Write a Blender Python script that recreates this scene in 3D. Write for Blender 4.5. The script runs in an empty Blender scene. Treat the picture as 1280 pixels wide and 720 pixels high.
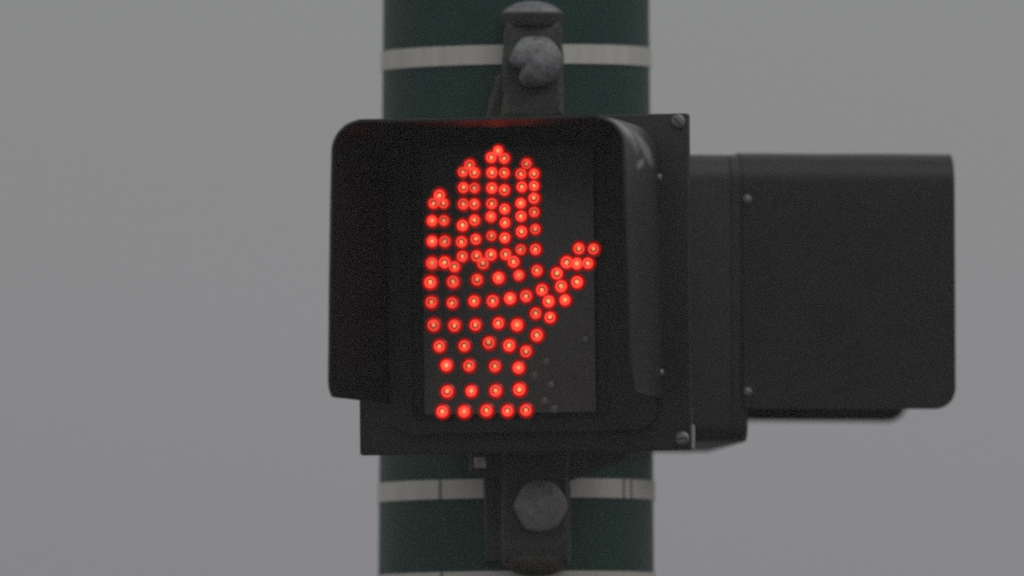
import bpy, bmesh, math, random
from mathutils import Vector, Matrix, noise

random.seed(11)
scene = bpy.context.scene
col = scene.collection
R = math.radians

# ------------------------------------------------------------------ scale
# metres; H is the height above the ground of the middle of the view.
H = 3.10
DIST = 40.0                            # a long lens from across the street
HAZE = .00057                         # per metre
TILT = R(2.05)
FWD = Vector((0, math.cos(TILT), math.sin(TILT)))
UP = Vector((0, -math.sin(TILT), math.cos(TILT)))
CAM = Vector((0, 0, H)) - FWD * DIST


def ray(px, py):
    return FWD + Vector((1, 0, 0)) * ((px - 640) / (DIST * 1000)) + UP * ((360 - py) / (DIST * 1000))


def at(px, py, y):
    """measured photo position -> point on the vertical plane Y = y"""
    d = ray(px, py)
    return CAM + d * ((y - CAM.y) / d.y)


def local(px, py, M, yl):
    """measured photo position -> point on the plane local y = yl of a tilted thing"""
    d = ray(px, py)
    n = (M.to_3x3() @ Vector((0, 1, 0)))
    p0 = M @ Vector((0, yl, 0))
    t = (p0 - CAM).dot(n) / d.dot(n)
    return M.inverted() @ (CAM + d * t)


# ------------------------------------------------------------------ materials
def new_mat(name):
    m = bpy.data.materials.new(name)
    m.use_nodes = True
    nt = m.node_tree
    return m, nt, nt.nodes['Principled BSDF']


def node(nt, kind, **kw):
    n = nt.nodes.new(kind)
    for k, v in kw.items():
        setattr(n, k, v)
    return n


def mottled(name, c1, c2, scale=20, rough=(.4, .55), metallic=0.0, c3=None, c3_at=(.62, .72), stretch=(1, 1, 1),
            bump=0.0, bump_scale=300, spec=.5, detail=6):
    """two-tone noise colour, optional third tone in patches, uneven roughness and fine bump"""
    m, nt, p = new_mat(name)
    L = nt.links.new
    tc = node(nt, 'ShaderNodeTexCoord')
    mp = node(nt, 'ShaderNodeMapping')
    mp.inputs['Scale'].default_value = stretch
    L(tc.outputs['Object'], mp.inputs['Vector'])
    n1 = node(nt, 'ShaderNodeTexNoise')
    n1.inputs['Scale'].default_value = scale
    n1.inputs['Detail'].default_value = detail
    n1.inputs['Roughness'].default_value = .65
    L(mp.outputs[0], n1.inputs['Vector'])
    r1 = node(nt, 'ShaderNodeValToRGB')
    r1.color_ramp.elements[0].position = .35
    r1.color_ramp.elements[1].position = .65
    r1.color_ramp.elements[0].color = (*c1, 1)
    r1.color_ramp.elements[1].color = (*c2, 1)
    L(n1.outputs['Fac'], r1.inputs[0])
    out = r1.outputs[0]
    if c3:
        n2 = node(nt, 'ShaderNodeTexNoise')
        n2.inputs['Scale'].default_value = scale * .8
        n2.inputs['Detail'].default_value = 8
        n2.inputs['Roughness'].default_value = .7
        mp2 = node(nt, 'ShaderNodeMapping')
        mp2.inputs['Location'].default_value = (3.1, 7.7, 1.9)
        mp2.inputs['Scale'].default_value = stretch
        L(tc.outputs['Object'], mp2.inputs['Vector'])
        L(mp2.outputs[0], n2.inputs['Vector'])
        r2 = node(nt, 'ShaderNodeValToRGB')
        r2.color_ramp.elements[0].position = c3_at[0]
        r2.color_ramp.elements[1].position = c3_at[1]
        L(n2.outputs['Fac'], r2.inputs[0])
        mx = node(nt, 'ShaderNodeMixRGB')
        mx.inputs[2].default_value = (*c3, 1)
        L(r2.outputs[0], mx.inputs[0])
        L(out, mx.inputs[1])
        out = mx.outputs[0]
    L(out, p.inputs['Base Color'])
    mr = node(nt, 'ShaderNodeMapRange')
    mr.inputs['To Min'].default_value = rough[0]
    mr.inputs['To Max'].default_value = rough[1]
    L(n1.outputs['Fac'], mr.inputs['Value'])
    L(mr.outputs[0], p.inputs['Roughness'])
    p.inputs['Metallic'].default_value = metallic
    p.inputs['Specular IOR Level'].default_value = spec
    if bump:
        n3 = node(nt, 'ShaderNodeTexNoise')
        n3.inputs['Scale'].default_value = bump_scale
        n3.inputs['Detail'].default_value = 3
        L(tc.outputs['Object'], n3.inputs['Vector'])
        b = node(nt, 'ShaderNodeBump')
        b.inputs['Strength'].default_value = bump
        b.inputs['Distance'].default_value = .002
        L(n3.outputs['Fac'], b.inputs['Height'])
        L(b.outputs[0], p.inputs['Normal'])
    return m


M_GREEN = mottled('green_paint', (.0055, .034, .0265), (.008, .043, .0335), 9, (.42, .58), stretch=(1, 1, .35),
                  c3=(.020, .038, .032), c3_at=(.56, .80), bump=.15, bump_scale=60, spec=.32)
M_STEEL = mottled('banding_steel', (.46, .44, .41), (.56, .54, .50), 30, (.45, .6), metallic=.15,
                  c3=(.16, .15, .14), c3_at=(.66, .78), stretch=(2.2, 2.2, .12), bump=.1)
M_BLACK = mottled('black_polycarbonate', (.018, .0175, .018), (.025, .0245, .025), 14, (.40, .55),
                  spec=.3, bump=.12, bump_scale=420, c3=(.036, .035, .034), c3_at=(.60, .80))
M_VISOR = mottled('black_visor_plastic', (.015, .0145, .016), (.021, .0205, .022), 11, (.34, .50), spec=.22,
                  bump=.14, bump_scale=240, c3=(.036, .035, .035), c3_at=(.62, .85))

def sheen_visor():
    """the hood plastic with pale streaks of sheen painted into the colour of its upper corner"""
    m = M_VISOR.copy()
    m.name = 'sheen_visor_plastic'
    nt = m.node_tree
    L = nt.links.new
    p = nt.nodes['Principled BSDF']
    old = p.inputs['Base Color'].links[0].from_socket
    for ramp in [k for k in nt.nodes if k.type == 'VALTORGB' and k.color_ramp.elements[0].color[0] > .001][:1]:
        ramp.color_ramp.elements[0].color = (.024, .0235, .0255, 1)      # lighter base colour paints in the side wall's sheen
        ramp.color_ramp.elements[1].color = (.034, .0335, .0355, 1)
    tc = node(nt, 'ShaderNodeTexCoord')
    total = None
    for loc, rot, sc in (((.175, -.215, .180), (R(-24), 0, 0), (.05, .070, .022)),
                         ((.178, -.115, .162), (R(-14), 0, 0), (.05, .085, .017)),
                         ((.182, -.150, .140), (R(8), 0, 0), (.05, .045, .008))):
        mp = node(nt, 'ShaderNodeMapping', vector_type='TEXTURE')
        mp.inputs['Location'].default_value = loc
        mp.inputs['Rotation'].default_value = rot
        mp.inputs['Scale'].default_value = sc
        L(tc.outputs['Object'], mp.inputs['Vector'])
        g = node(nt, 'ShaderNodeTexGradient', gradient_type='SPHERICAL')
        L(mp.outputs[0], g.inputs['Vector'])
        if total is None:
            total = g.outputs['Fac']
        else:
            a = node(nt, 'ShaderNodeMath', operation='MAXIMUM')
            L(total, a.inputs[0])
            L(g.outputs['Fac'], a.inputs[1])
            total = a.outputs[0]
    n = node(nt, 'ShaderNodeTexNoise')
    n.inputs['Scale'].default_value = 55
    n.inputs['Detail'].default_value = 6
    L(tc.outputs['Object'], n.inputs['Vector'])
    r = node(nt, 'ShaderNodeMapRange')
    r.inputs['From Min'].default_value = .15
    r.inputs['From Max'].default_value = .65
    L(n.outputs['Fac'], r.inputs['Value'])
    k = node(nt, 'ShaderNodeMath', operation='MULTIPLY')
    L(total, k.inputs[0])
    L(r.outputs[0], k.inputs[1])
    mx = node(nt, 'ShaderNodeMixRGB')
    mx.inputs[2].default_value = (.40, .40, .385, 1)  # pale tint of the painted sheen
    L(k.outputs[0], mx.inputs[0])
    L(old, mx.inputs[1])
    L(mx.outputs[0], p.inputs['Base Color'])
    return m


M_VISOR_SHEEN = sheen_visor()
M_HOOD = mottled('hood_lining', (.013, .0125, .013), (.017, .0165, .017), 11, (.38, .50), spec=.07)
M_HOOD_SIDE = mottled('hood_lining_matt', (.013, .0125, .013), (.017, .0165, .017), 11, (.75, .9), spec=.03)
M_LENS = mottled('smoked_lens', (.076, .066, .061), (.096, .085, .078), 16, (.30, .42), bump=.05, bump_scale=200,
                 c3=(.118, .106, .094), c3_at=(.54, .74))
M_IRON = mottled('weathered_iron', (.024, .030, .025), (.048, .053, .044), 48, (.55, .75), c3=(.048, .035, .025),
                 c3_at=(.58, .74), bump=.5, bump_scale=160)
M_RUST = mottled('rusty_iron', (.034, .031, .025), (.060, .046, .035), 48, (.6, .8), c3=(.085, .045, .026),
                 c3_at=(.56, .72), bump=.5, bump_scale=180)
M_ZINC = mottled('galvanised_bolt', (.13, .135, .143), (.22, .225, .235), 60, (.5, .68), metallic=.25,
                 c3=(.075, .07, .066), c3_at=(.50, .66), bump=.8, bump_scale=140)
M_DULL = mottled('dull_zinc_bolt', (.18, .175, .17), (.27, .26, .255), 60, (.55, .7), metallic=.2,
                 c3=(.12, .105, .09), c3_at=(.50, .68), bump=.8, bump_scale=140)
M_SCREW = mottled('screw_steel', (.11, .11, .107), (.20, .20, .193), 120, (.35, .5), metallic=.5)
M_SLOT = mottled('screw_slot_dark', (.03, .03, .03), (.04, .04, .04), 100)  # dark colour of the slot bar
M_CRIMP = mottled('crimp_steel', (.14, .14, .13), (.2, .2, .19), 60)
M_BRIGHT_EDGE = mottled('bright_edge_pale', (.22, .22, .20), (.30, .30, .28), 60, (.4, .55), metallic=.3)


def glow(name, base, emit, strength, noisy=0.0):
    m, nt, p = new_mat(name)
    p.inputs['Base Color'].default_value = (*base, 1)
    p.inputs['Roughness'].default_value = .25
    p.inputs['Emission Color'].default_value = (*emit, 1)
    p.inputs['Emission Strength'].default_value = strength
    if noisy:
        L = nt.links.new
        oi = node(nt, 'ShaderNodeObjectInfo')
        mr = node(nt, 'ShaderNodeMapRange')
        mr.inputs['To Min'].default_value = strength * (1 - noisy)
        mr.inputs['To Max'].default_value = strength * (1 + noisy)
        L(oi.outputs['Random'], mr.inputs['Value'])
        L(mr.outputs[0], p.inputs['Emission Strength'])
    return m


M_LED = [glow('led_chip', (.3, .1, .05), (1, .27, .10), 1.2, .35),
         glow('led_cup', (.2, .02, .01), (1, .018, .010), .16, .3),
         glow('led_dome', (.3, .02, .02), (1, .060, .034), 1.12, .22),
         glow('led_shoulder', (.25, .01, .01), (1, .016, .010), .52, .2),
         glow('led_halo', (.15, .008, .006), (1, .006, .003), .14, .2)]  # dim glowing rim paints the soft halo round each lamp


# ------------------------------------------------------------------ helpers
def tag(o, label=None, cat=None, group=None, kind=None):
    if label: o['label'] = label
    if cat: o['category'] = cat
    if group: o['group'] = group
    if kind: o['kind'] = kind
    return o


def empty(name, M, label, cat, group=None):
    o = bpy.data.objects.new(name, None)
    o.empty_display_size = .05
    col.objects.link(o)
    o.matrix_world = M
    return tag(o, label, cat, group)


def obj(name, bm, mats, parent=None, smooth=40):
    bmesh.ops.recalc_face_normals(bm, faces=bm.faces[:])
    me = bpy.data.meshes.new(name)
    bm.to_mesh(me)
    bm.free()
    if not isinstance(mats, (list, tuple)):
        mats = [mats]
    for m in mats:
        me.materials.append(m)
    if smooth:
        me.shade_smooth()
        me.set_sharp_from_angle(angle=R(smooth))
    o = bpy.data.objects.new(name, me)
    col.objects.link(o)
    o.parent = parent
    return o


def rounded_outline(x0, x1, z0, z1, r, n=7):
    """closed outline in the x-z plane; r is one radius or four (bl, br, tr, tl)"""
    if not isinstance(r, (tuple, list)):
        r = (r,) * 4
    pts = []
    for (cx, cz, a0, rr) in ((x0, z0, 180, r[0]), (x1, z0, 270, r[1]), (x1, z1, 0, r[2]), (x0, z1, 90, r[3])):
        sx = 1 if cx == x0 else -1
        sz = 1 if cz == z0 else -1
        for k in range(n + 1):
            a = R(a0 + 90 * k / n)
            pts.append((cx + sx * rr + rr * math.cos(a), cz + sz * rr + rr * math.sin(a)))
    return pts


def add_slab(bm, outline, y0, y1, bev=0.0, seg=3):
    """extrude an x-z outline from y0 (front) back to y1; the front edge and the back edge are rounded by bev"""
    cx = sum(p[0] for p in outline) / len(outline)
    cz = sum(p[1] for p in outline) / len(outline)
    n = len(outline)

    def inset(d):
        out = []
        for i, (x, z) in enumerate(outline):
            (ax, az), (bx, bz) = outline[i - 1], outline[(i + 1) % n]
            tx, tz = bx - ax, bz - az
            l = math.hypot(tx, tz) or 1
            nx, nz = -tz / l, tx / l
            if nx * (cx - x) + nz * (cz - z) < 0:
                nx, nz = -nx, -nz
            out.append((x + nx * d, z + nz * d))
        return out
    levels = []
    if bev:
        for k in range(seg + 1):
            a = R(90 * k / seg)
            levels.append((bev * (1 - math.sin(a)), y0 + bev * (1 - math.cos(a))))
        for k in range(seg + 1):
            a = R(90 * (1 - k / seg))
            levels.append((bev * (1 - math.sin(a)), y1 - bev * (1 - math.cos(a))))
    else:
        levels = [(0, y0), (0, y1)]
    rings = []
    for d, y in levels:
        rings.append([bm.verts.new((x, y, z)) for x, z in inset(d)])
    for a, b in zip(rings, rings[1:]):
        for i in range(n):
            bm.faces.new((a[i], a[(i + 1) % n], b[(i + 1) % n], b[i]))
    bm.faces.new(rings[0][::-1])
    bm.faces.new(rings[-1])
    return rings


def add_lathe(bm, profile, n, axis='Y', origin=(0, 0, 0), mats=None, ph=0.0, squash=1.0):
    """revolve (radius, height) pairs; height runs along -Y (towards the viewer) or +Z"""
    o = Vector(origin)
    rings = []
    for r, h in profile:
        ring = []
        for k in range(n):
            a = ph + 2 * math.pi * k / n
            if axis == 'Y':
                v = Vector((r * math.cos(a), -h, r * math.sin(a)))
            else:
                v = Vector((r * math.cos(a), squash * r * math.sin(a), h))
            ring.append(bm.verts.new(o + v))
        rings.append(ring)
    for i, (a, b) in enumerate(zip(rings, rings[1:])):
        for k in range(n):
            f = bm.faces.new((a[k], a[(k + 1) % n], b[(k + 1) % n], b[k]))
            if mats: f.material_index = mats[i]
    for ring, mi in ((rings[0], 0), (rings[-1], -1)):
        f = bm.faces.new(ring)
        if mats: f.material_index = mats[mi]
    return rings


def screw(parent, p, r, h, turn, label=None, out=(0, -1, 0)):
    """pan-head slotted screw standing on a face whose outward normal is out"""
    bm = bmesh.new()
    add_lathe(bm, [(r, 0), (r, h * .45), (r * .86, h * .8), (r * .55, h), (.0004, h * 1.02)], 20)
    s = obj('screw', bm, M_SCREW, parent)
    bm = bmesh.new()
    add_slab(bm, rounded_outline(-r * .78, r * .78, -r * .13, r * .13, r * .05, 2), -h * 1.06, -h * .7)
    sl = obj('slot', bm, M_SLOT, s)
    q = Vector((0, -1, 0)).rotation_difference(Vector(out))
    s.rotation_mode = 'QUATERNION'
    s.location = p
    s.rotation_quaternion = q @ Matrix.Rotation(turn, 3, 'Y').to_quaternion()
    if label: s['label'] = label
    return s


def add_visor(bm, back, front, y_back, y_front, corner, depth_n=26, thick=.0032, r_bottom=.026):
    """tunnel visor: an upside-down U whose side walls end in a rounded lower front corner.
    back / front = (half width at the top, half width at the bottom, top z, bottom z)"""
    ts = [i / 18 for i in range(17)]
    L = abs(y_front - y_back)
    rc = r_bottom / L
    ts += [1 - rc + rc * math.sin(R(90 * k / 9)) for k in range(10)]
    ts = sorted(t for t in set(ts))
    rows_o, rows_i = [], []
    for t in ts:
        y = y_back + (y_front - y_back) * t
        wt, wb, zt, zb = (b + (f - b) * t for b, f in zip(back, front))
        d = max(0.0, (t - (1 - rc)) * L)
        lift = r_bottom - math.sqrt(max(0, r_bottom ** 2 - d ** 2))
        zlow = zb + lift
        rr = corner

        def half(z):
            return wb + (wt - wb) * (z - zb) / (zt - zb)
        prof = []
        nw = 10
        for k in range(nw + 1):
            z = zlow + (zt - rr - zlow) * k / nw
            prof.append((-half(z), z))
        w = half(zt - rr)
        for k in range(1, 10):
            a = R(180 - 90 * k / 10)
            prof.append((-w + rr + rr * math.cos(a), zt - rr + rr * math.sin(a)))
        for k in range(9):
            x = (-w + rr) + 2 * (w - rr) * k / 8
            prof.append((x, zt - .0012 * math.sin(math.pi * k / 8)))
        prof += [(-x, z) for x, z in prof[nw + 9:nw:-1]] + [(-x, z) for x, z in prof[nw::-1]]
        n = len(prof)
        ro, ri = [], []
        for i, (x, z) in enumerate(prof):
            a = prof[max(0, i - 1)]
            b = prof[min(n - 1, i + 1)]
            tx, tz = b[0] - a[0], b[1] - a[1]
            l = math.hypot(tx, tz) or 1
            wv = .0012 * noise.noise(Vector((x * 9, y * 9, z * 9)))
            nx, nz = tz / l, -tx / l
            ro.append(bm.verts.new((x - nx * wv, y, z - nz * wv)))
            ri.append(bm.verts.new((x + nx * (thick - wv), y, z + nz * (thick - wv))))
        rows_o.append(ro)
        rows_i.append(ri)
    n = len(rows_o[0])
    for j in range(len(ts) - 1):
        for i in range(n - 1):
            bm.faces.new((rows_o[j][i], rows_o[j][i + 1], rows_o[j + 1][i + 1], rows_o[j + 1][i]))
            bm.faces.new((rows_i[j][i], rows_i[j + 1][i], rows_i[j + 1][i + 1], rows_i[j][i + 1])).material_index = 1 if 15 <= i <= 31 else 2
        for i in (0, n - 1):
            bm.faces.new((rows_o[j][i], rows_o[j + 1][i], rows_i[j + 1][i], rows_i[j][i]))
    for j in (0, len(ts) - 1):
        for i in range(n - 1):
            bm.faces.new((rows_o[j][i], rows_i[j][i], rows_i[j][i + 1], rows_o[j][i + 1]))


# ------------------------------------------------------------------ the green pole
def pole_r(z):                       # z above the middle of the view
    return .1693 - .0083 * z


AX = .0052                           # the pole's axis in X
bm = bmesh.new()
prof = [(pole_r(z), z + H) for z in (-H, -2.0, -1.2, -.8, -.4, -.2, 0, .2, .4, .8, 1.2)]
prof += [(pole_r(1.2) - .012, H + 1.212)]
add_lathe(bm, prof, 128, 'Z')
pole = obj('signal_pole', bm, M_GREEN)
pole.location = (AX, 0, 0)
tag(pole, 'thick dark green painted metal pole behind the walk signals', 'pole')

# ------------------------------------------------------------------ steel bands round the pole
BANDS = [(67.8, .8, 'upper light steel band round the green pole, above the black signal',
          (-.125, .118)),
         (610.2, .55, 'scuffed light steel band round the green pole, just under the black signal', (-.094, .133, .142)),
         (725.8, .5, 'lowest light steel band round the green pole, barely showing under the rounded bracket foot', (-.092,))]
for v, lean, label, marks in BANDS:
    zc = at(645, v, -.17).z
    rz = pole_r(zc - H) + .0006
    bm = bmesh.new()
    hw, th = .0122, .0016
    N = 128
    rings = []
    for (dr, dz) in ((0, -hw), (th, -hw + .0004), (th, hw - .0004), (0, hw)):
        ring = []
        for k in range(N):
            a = 2 * math.pi * k / N
            ring.append(bm.verts.new(((rz + dr) * math.cos(a), (rz + dr) * math.sin(a), dz)))
        rings.append(ring)
    for a, b in zip(rings, rings[1:] + rings[:1]):
        for k in range(N):
            bm.faces.new((a[k], a[(k + 1) % N], b[(k + 1) % N], b[k]))
    root = empty('steel_band', Matrix.Translation((AX, 0, zc)), label, 'band', 'steel bands strapped round the pole')
    st = obj('strap', bm, M_STEEL, root)
    root.rotation_euler = (0, -R(lean), 0)
    for x in marks:                               # crimped seal of the strap
        if v < 100: continue
        a = -math.acos(max(-1, min(1, x / rz)))
        bm = bmesh.new()
        for dx in (0,):
            add_slab(bm, rounded_outline(dx - .0016, dx + .0016, -hw, hw, .0006, 2), -.0012, .001, .0003, 1)
        s = obj('crimp', bm, M_CRIMP, root)
        s.location = ((rz + th) * math.cos(a), (rz + th) * math.sin(a), 0)
        s.rotation_euler = (0, 0, a + math.pi / 2)


# ------------------------------------------------------------------ mounting brackets on the pole
def hex_head(r, h, bite=False):
    bm = bmesh.new()
    n = 24
    rings = []
    for (s, hh, sharp) in ((1.0, 0, 1), (1.0, h * .5, 1), (.97, h * .75, .6), (.88, h * .95, .3), (.6, h * 1.18, .1), (.3, h * 1.28, 0)):
        ring = []
        for k in range(n):
            a = 2 * math.pi * k / n + .25
            hexr = math.cos(math.pi / 6) / math.cos((a % (math.pi / 3)) - math.pi / 6)
            q = r * s * (1 + (hexr - .955) * sharp * .42)
            x, z = q * math.cos(a), q * math.sin(a)
            y = -hh
            if bite:                               # broken lower corner of the head
                d = abs(((a - R(212) + math.pi) % (2 * math.pi)) - math.pi)
                if d < R(21):
                    k_ = (.66 if d < R(10) else .9)
                    x, z = x * k_, z * k_
            nz_ = noise.noise(Vector((x * 60, z * 60, 5.0 + hh * 30)))
            ring.append(bm.verts.new((x * (1 + .055 * nz_), y - .002 * nz_, z * (1 + .055 * nz_))))
        rings.append(ring)
    for a, b in zip(rings, rings[1:]):
        for k in range(n):
            bm.faces.new((a[k], a[(k + 1) % n], b[(k + 1) % n], b[k]))
    bm.faces.new(rings[0][::-1])
    bm.faces.new(rings[-1])
    return bm


def P(px, py, y, origin):
    q = at(px, py, y)
    return (q.x - origin.x, q.z - origin.z)


def cast_slab(px_outline, y0, y1, origin, bev):
    bm = bmesh.new()
    o = [P(px, py, y0, origin) for px, py in px_outline]
    add_slab(bm, o, y0, y1, bev, 4)
    bmesh.ops.triangulate(bm, faces=bm.faces[:])
    bmesh.ops.subdivide_edges(bm, edges=[e for e in bm.edges if e.calc_length() > .009], cuts=5, use_grid_fill=True)
    for v in bm.verts:                             # uneven casting
        q = Vector((v.co.x, v.co.y, v.co.z))
        v.co += .0034 * noise.noise_vector(q * 28) + .0012 * noise.noise_vector(q * 90)
    return bm


# upper bracket
o1 = at(668, 142, -.17)
b1 = empty('mounting_bracket', Matrix.Translation((o1.x, 0, o1.z)),
           'weathered iron bracket with a domed cap and a pale chipped bolt, above the black signal', 'bracket',
           'brackets banded to the pole')
obj('bracket_body', cast_slab([(626, 150), (628, 100), (629, 40), (634, 24), (699, 24), (703, 40), (704, 100), (705, 150)],
                              -.222, -.150, o1, .012), M_IRON, b1)
obj('gusset', cast_slab([(609, 150), (613, 122), (620, 98), (632, 88), (640, 150)], -.196, -.150, o1, .006), M_RUST, b1)
cx, cz = P(665, 33, -.200, o1)
bm = bmesh.new()
add_lathe(bm, [(.0355, cz), (.0370, cz + .002), (.0400, cz + .015), (.0385, cz + .0175), (.030, cz + .0245), (.019, cz + .0295), (.008, cz + .0315)],
          48, 'Z', (cx, -.196, 0), mats=[0, 0, 0, 1, 1, 1])
obj('cap', bm, [M_IRON, M_ZINC], b1)  # paler metal on the dome paints in its sky-lit top
cx, cz = P(670, 76, -.25, o1)
bt = obj('bolt_head', hex_head(.0335, .024, True), M_ZINC, b1, 50)
bt.location = (cx, -.2215, cz)
bt['label'] = 'pale galvanised bolt head with a chipped lower corner'

# lower bracket
o2 = at(670, 568, -.17)
b2 = empty('mounting_bracket', Matrix.Translation((o2.x, 0, o2.z)),
           'weathered iron bracket with a rounded foot and a dull grey bolt, below the black signal', 'bracket',
           'brackets banded to the pole')
obj('bracket_body', cast_slab([(630, 704), (627, 690), (628, 620), (626, 560), (712, 560), (711, 620), (713, 690), (710, 704)],
                              -.222, -.150, o2, .012), M_IRON, b2)
cx, cz = P(670, 699, -.200, o2)
bm = bmesh.new()
add_lathe(bm, [(.0405, cz + .004), (.0415, cz), (.0400, cz - .006), (.034, cz - .013), (.024, cz - .018), (.010, cz - .021)],
          48, 'Z', (cx, -.192, 0))
obj('foot', bm, M_RUST, b2)
cx, cz = P(676, 632, -.25, o2)
bt = obj('bolt_head', hex_head(.0330, .022), M_DULL, b2, 50)
bt.location = (cx, -.2215, cz)
bt['label'] = 'dull grey round-cornered bolt head'
obj('side_plate', cast_slab([(606, 700), (604, 600), (612, 588), (640, 588), (640, 700)], -.184, -.150, o2, .004), M_IRON, b2)
obj('clamp_arm', cast_slab([(588, 560), (588, 590), (612, 598), (700, 600), (720, 597), (788, 574), (792, 560)], -.208, -.170, o2, .006), M_IRON, b2)
obj('clip', cast_slab([(592.5, 571), (592.5, 586), (607, 586), (607, 571)], -.2135, -.2065, o2, .002), M_STEEL, b2)

# ------------------------------------------------------------------ signal facing the viewer
AZ1 = R(-12)
c1 = at(655, 355, -.34)
M1 = Matrix.Translation(c1) @ Matrix.Rotation(AZ1, 4, 'Z') @ Matrix.Rotation(R(-.6), 4, 'Y')
sig = empty('pedestrian_signal', M1,
            'black pedestrian signal showing a lit red raised hand inside a square hood', 'walk signal',
            'pedestrian signals on the green pole')

bm = bmesh.new()
add_slab(bm, rounded_outline(-.174, .174, -.182, .186, .02), .0145, .112, .008)
obj('housing', bm, M_BLACK, sig)

bm = bmesh.new()
rings = add_slab(bm, rounded_outline(-.2105, .2095, -.2090, .2080, .0035, 4), 0, .014, .0022, 3)
obj('face_plate', bm, M_BLACK, sig)

bm = bmesh.new()                                   # raised collar that the hood is screwed to
oo = rounded_outline(-.1690, .1690, -.1840, .1890, .030, 8)
ii = rounded_outline(-.1410, .1110, -.1690, .1760, .012, 8)
yy = (-.0005, -.011)
ro = [[bm.verts.new((x, y, z)) for x, z in oo] for y in yy] + [[bm.verts.new((x, y, z)) for x, z in ii] for y in (-.0125, -.0005)]
n = len(oo)
for a, b in zip(ro, ro[1:]):
    for i in range(n):
        bm.faces.new((a[i], a[(i + 1) % n], b[(i + 1) % n], b[i]))
obj('collar', bm, M_BLACK, sig)

bm = bmesh.new()
add_visor(bm, (.1735, .1755, .1965, -.145), (.1840, .1930, .1968, -.145), -.002, -.266, .040)
obj('visor', bm, [M_VISOR_SHEEN, M_HOOD, M_HOOD_SIDE], sig)

LY = -.006
a_ = local(527, 185, M1, LY)
b_ = local(745, 515, M1, LY)
bm = bmesh.new()
add_slab(bm, rounded_outline(a_.x, b_.x, b_.z, a_.z, .004, 3), LY, -.0004, .001, 2)
lens = obj('lens', bm, M_LENS, sig)

# the lit lamps of the hand, measured on the photograph (pixels)
Z3 = [(173, 378), (140, 423), (195, 422), (132, 522), (198, 520), (132, 637), (203, 637),
      (343, 208), (305, 247), (370, 250), (308, 335), (370, 337), (308, 428), (370, 428), (303, 548), (370, 518), (297, 640), (377, 625),
      (503, 128), (465, 165), (538, 170), (468, 250), (538, 252), (468, 337), (538, 348), (467, 425), (540, 455), (463, 498), (541, 532),
      (465, 605), (541, 617),
      (663, 200), (632, 258), (705, 257), (637, 330), (705, 325), (630, 423), (705, 395), (632, 495), (706, 472), (635, 582), (712, 568),
      (630, 683), (713, 682)]
Z4 = [(302, 92), (382, 90), (463, 83), (546, 80),
      (132, 130), (202, 125), (258, 150), (418, 130), (590, 122),
      (958, 47), (1040, 50), (890, 125), (946, 132), (1008, 130), (834, 188), (948, 237), (858, 260),
      (722, 172), (620, 197), (505, 212), (385, 223), (250, 235), (122, 238),
      (750, 280), (788, 345), (880, 337), (660, 315), (570, 328), (473, 343), (368, 343), (245, 353), (128, 350),
      (715, 412), (795, 435), (505, 467), (610, 478), (375, 477), (257, 480), (140, 478),
      (722, 535), (660, 625), (565, 593), (452, 578), (313, 595), (173, 597)]
Z5 = [(212, 255), (340, 257), (485, 260), (618, 268), (217, 403), (352, 400), (490, 398), (623, 390),
      (190, 515), (312, 515), (438, 510), (556, 510), (660, 507)]
lamps = ([(510 + u / 4.5, 160 + v / 4.5) for u, v in Z3] + [(510 + u / 4.5, 300 + v / 4.5) for u, v in Z4]
         + [(510 + u / 4.5, 400 + v / 4.5) for u, v in Z5])


def led_mesh(i):
    bm = bmesh.new()
    rnd = random.Random(i)
    ang = rnd.uniform(-.6, 1.1)
    off = rnd.uniform(.0004, .0011)
    prof = [(.0111, 0), (.0105, .0008), (.0083, .0010), (.0074, .0019), (.0067, .0029), (.0043, .0037), (.0025, .0040), (.0013, .0042), (.0003, .0042)]
    mats = [4, 4, 3, 3, 2, 2 if i == 5 else 1, 0, 0]
    rings = add_lathe(bm, prof, 20, mats=mats)
    bm.faces.ensure_lookup_table()
    gap = rnd.randrange(20)                        # the cup's dark edge is open on one side
    for k in range(20):
        if (k - gap) % 20 < 6:
            bm.faces[5 * 20 + k].material_index = 2
    for k, ring in enumerate(rings):
        if k >= 4:
            g = (k - 3) / 5
            for v in ring:
                v.co.x += off * g * math.cos(ang)
                v.co.z += off * g * math.sin(ang)
    bmesh.ops.recalc_face_normals(bm, faces=bm.faces[:])
    me = bpy.data.meshes.new('led')
    bm.to_mesh(me)
    bm.free()
    for m in M_LED: me.materials.append(m)
    me.shade_smooth()
    return me


led_meshes = [led_mesh(i) for i in range(6)]
for i, (px, py) in enumerate(lamps):
    o = bpy.data.objects.new('led', led_meshes[random.randrange(6)])
    col.objects.link(o)
    o.parent = lens
    p = local(px, py, M1, LY - .006)
    o.location = (p.x, LY - .0003 - .0001 * (i % 7), p.z)
    s = random.uniform(.93, 1.05) * (.95 if i < 44 else 1.02)
    o.scale = (s, s, s)
    o.rotation_euler = (0, random.uniform(-.5, .5), 0)

M_UNLIT = mottled('unlit_led', (.14, .135, .125), (.18, .175, .16), 80, (.3, .4))
bm = bmesh.new()
add_lathe(bm, [(.0062, 0), (.0060, .0012), (.0048, .0024), (.0028, .0033), (.0004, .0036)], 16)
first = obj('unlit_led', bm, M_UNLIT, lens, 60)
for i, (px, py) in enumerate(((732, 424), (683, 452), (668, 469), (689, 481), (681, 501), (693, 511))):
    o = first if i == 0 else first.copy()
    if i: col.objects.link(o)
    o.parent = lens
    p = local(px, py, M1, LY)
    o.location = (p.x, LY - .0002 + .0016 * (i % 3 > 0), p.z)
    o['label'] = 'faint unlit lamp'

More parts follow.
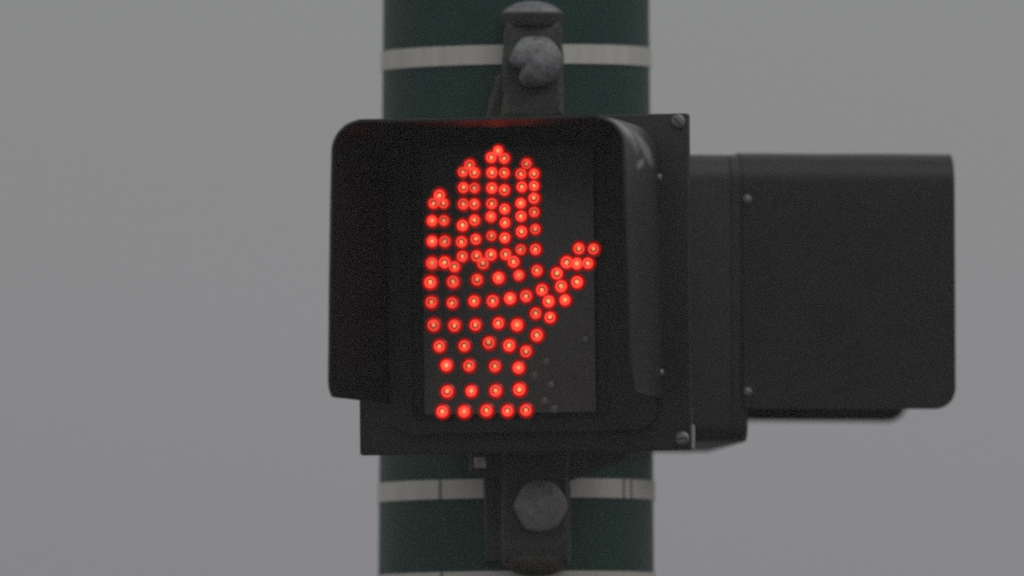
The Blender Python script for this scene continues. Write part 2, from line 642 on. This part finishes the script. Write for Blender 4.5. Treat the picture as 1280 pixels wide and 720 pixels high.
for (px, py, t) in ((848, 152, .75), (853, 548, -.1)):
    p = local(px, py, M1, 0)
    screw(sig, (p.x, -.0002, p.z), .0092, .0045, t)
for (px, py) in ((818.5, 222), (821, 466)):
    p = local(px, py, M1, -.014)
    screw(sig, (.1748, -.016, p.z), .0050, .0048, .3, out=(1, 0, 0))
bm = bmesh.new()
p = local(866.5, 546, M1, .006)
add_slab(bm, rounded_outline(p.x - .0022, p.x + .0014, p.z - .0150, p.z + .0150, .001, 2), .002, .012, .0006, 1)
obj('bright_edge', bm, M_BRIGHT_EDGE, sig)  # added pale strip paints the bright line at the plate's edge

# ------------------------------------------------------------------ signal facing sideways
AZ2 = R(99)
d2 = Vector((math.sin(AZ2), -math.cos(AZ2), 0))
c2 = Vector((AX, 0, H - .0060)) + d2 * .2600
M2 = Matrix.Translation(c2) @ Matrix.Rotation(AZ2, 4, 'Z') @ Matrix.Rotation(R(.8), 4, 'Y')
sig2 = empty('pedestrian_signal', M2,
             'black pedestrian signal turned side-on beside the pole, showing only the outside of its hood', 'walk signal',
             'pedestrian signals on the green pole')
bm = bmesh.new()
add_slab(bm, rounded_outline(-.163, .163, -.1920, .1675, (.020, .020, .034, .034), 8), .0142, .098, .0008)
obj('housing', bm, M_BLACK, sig2)
bm = bmesh.new()
add_slab(bm, rounded_outline(-.1635, .1635, -.1915, .1675, (.020, .020, .034, .034), 8), -.006, .0140, .0008)
obj('door', bm, M_BLACK, sig2)
bm = bmesh.new()
add_slab(bm, rounded_outline(-.130, .130, -.150, .150, .008, 3), -.012, -.0065, .001, 2)
obj('lens', bm, M_LENS, sig2)
bm = bmesh.new()
add_visor(bm, (.1670, .1685, .1700, -.1510), (.1765, .1810, .1700, -.1510), .0005, -.266, .038)
obj('visor', bm, [M_VISOR, M_HOOD, M_HOOD_SIDE], sig2)
bm = bmesh.new()                                   # pipe arm that carries it from the pole
add_lathe(bm, [(.030, 0), (.030, .012), (.024, .014), (.024, .16)], 24, 'Y', (0, .2515, 0))
obj('mounting_arm', bm, M_IRON, sig2)
for (px, py) in ((935, 247), (935, 488)):
    p = local(px, py, M2, 0)
    q = M2.inverted() @ at(px, py, -.17)
    screw(sig2, (-.1682, q.y - .0065, q.z), .0060, .0042, .6, out=(-1, 0, 0))

# ------------------------------------------------------------------ overcast light
SUN_EL, SUN_AZ = R(48), R(150)                     # azimuth: clockwise from +Y
w = bpy.data.worlds.new('World')
scene.world = w
w.use_nodes = True
nt = w.node_tree
L = nt.links.new
bg = nt.nodes['Background']
sky = node(nt, 'ShaderNodeTexSky')
sky.sky_type = 'NISHITA'
sky.sun_disc = False
sky.sun_elevation = SUN_EL
sky.sun_rotation = SUN_AZ
sky.dust_density = 4
hs = node(nt, 'ShaderNodeHueSaturation')
hs.inputs['Saturation'].default_value = .10
L(sky.outputs[0], hs.inputs['Color'])
tc = node(nt, 'ShaderNodeTexCoord')
sp = node(nt, 'ShaderNodeSeparateXYZ')
L(tc.outputs['Generated'], sp.inputs[0])
cr = node(nt, 'ShaderNodeValToRGB')               # cloud deck: brightness by height above the horizon
mr = node(nt, 'ShaderNodeMapRange')
mr.inputs['From Min'].default_value = -1
L(sp.outputs['Z'], mr.inputs['Value'])
L(mr.outputs[0], cr.inputs[0])
e = cr.color_ramp.elements
e[0].position, e[0].color = 0, (.10, .10, .10, 1)
e[1].position, e[1].color = 1, (.80, .81, .82, 1)
for pos, c in ((.44, (.13, .128, .13)), (.5130, (.244, .236, .252)), (.5165, (.262, .256, .266)), (.5200, (.258, .259, .264)), (.5240, (.254, .261, .262)), (.545, (.254, .261, .258)), (.75, (.56, .565, .57))):
    k = e.new(pos)
    k.color = (*c, 1)
sc = node(nt, 'ShaderNodeMixRGB')
sc.blend_type = 'MULTIPLY'
sc.inputs[0].default_value = 1
cn = node(nt, 'ShaderNodeTexNoise')               # soft unevenness of the cloud
cn.inputs['Scale'].default_value = 14
cn.inputs['Detail'].default_value = 2
L(tc.outputs['Generated'], cn.inputs['Vector'])
cm = node(nt, 'ShaderNodeMapRange')
cm.inputs['To Min'].default_value = 9.1
cm.inputs['To Max'].default_value = 10.9
L(cn.outputs['Fac'], cm.inputs['Value'])
L(cm.outputs[0], sc.inputs[2])
L(cr.outputs[0], sc.inputs[1])
mx = node(nt, 'ShaderNodeMixRGB')
mx.inputs[0].default_value = .96                   # how closed the cloud cover is
L(hs.outputs[0], mx.inputs[1])
L(sc.outputs[0], mx.inputs[2])
L(mx.outputs[0], bg.inputs['Color'])
bg.inputs['Strength'].default_value = .1

ld = bpy.data.lights.new('sun', 'SUN')
ld.energy = .5
ld.angle = R(40)
ld.color = (1, .97, .93)
lo = bpy.data.objects.new('sun', ld)
col.objects.link(lo)
dirv = Vector((math.sin(SUN_AZ) * math.cos(SUN_EL), math.cos(SUN_AZ) * math.cos(SUN_EL), math.sin(SUN_EL)))
lo.rotation_mode = 'QUATERNION'
lo.rotation_quaternion = dirv.to_track_quat('Z', 'Y')
lo.location = (2, -3, 8)

# ------------------------------------------------------------------ thin grey mist added to lift the dark tones
bm = bmesh.new()
bmesh.ops.create_cube(bm, size=1, matrix=Matrix.Translation((0, -19.5, 2.0)) @ Matrix.Diagonal((8, 47, 6, 1)))
hm = bpy.data.materials.new('mist')  # material of the added mist that lifts the dark tones
hm.use_nodes = True
hn = hm.node_tree
hn.nodes.remove(hn.nodes['Principled BSDF'])
pv = node(hn, 'ShaderNodeVolumePrincipled')
pv.inputs['Color'].default_value = (.93, .93, .94, 1)
pv.inputs['Density'].default_value = HAZE
hn.links.new(pv.outputs[0], hn.nodes['Material Output'].inputs['Volume'])
hz = obj('added_haze', bm, hm, smooth=0)
tag(hz, 'thin grey mist added to lift the dark tones', 'mist', kind='stuff')

# ------------------------------------------------------------------ camera
cd = bpy.data.cameras.new('camera')
cd.sensor_width = 36
cd.lens = 36 * DIST * 1000 / 1280
cd.clip_start = .1
cd.clip_end = 2000
cd.dof.use_dof = True
cd.dof.focus_distance = DIST - .37
cd.dof.aperture_fstop = 1.5
co = bpy.data.objects.new('camera', cd)
col.objects.link(co)
co.location = CAM
co.rotation_euler = (R(90) + TILT, 0, 0)
scene.camera = co

scene.render.engine = 'CYCLES'
scene.cycles.filter_width = 2.4
scene.cycles.use_denoising = False
scene.cycles.max_bounces = 8
vs = scene.view_settings
vs.view_transform = 'Standard'
vs.look = 'None'
vs.exposure = 0
vs.gamma = 1
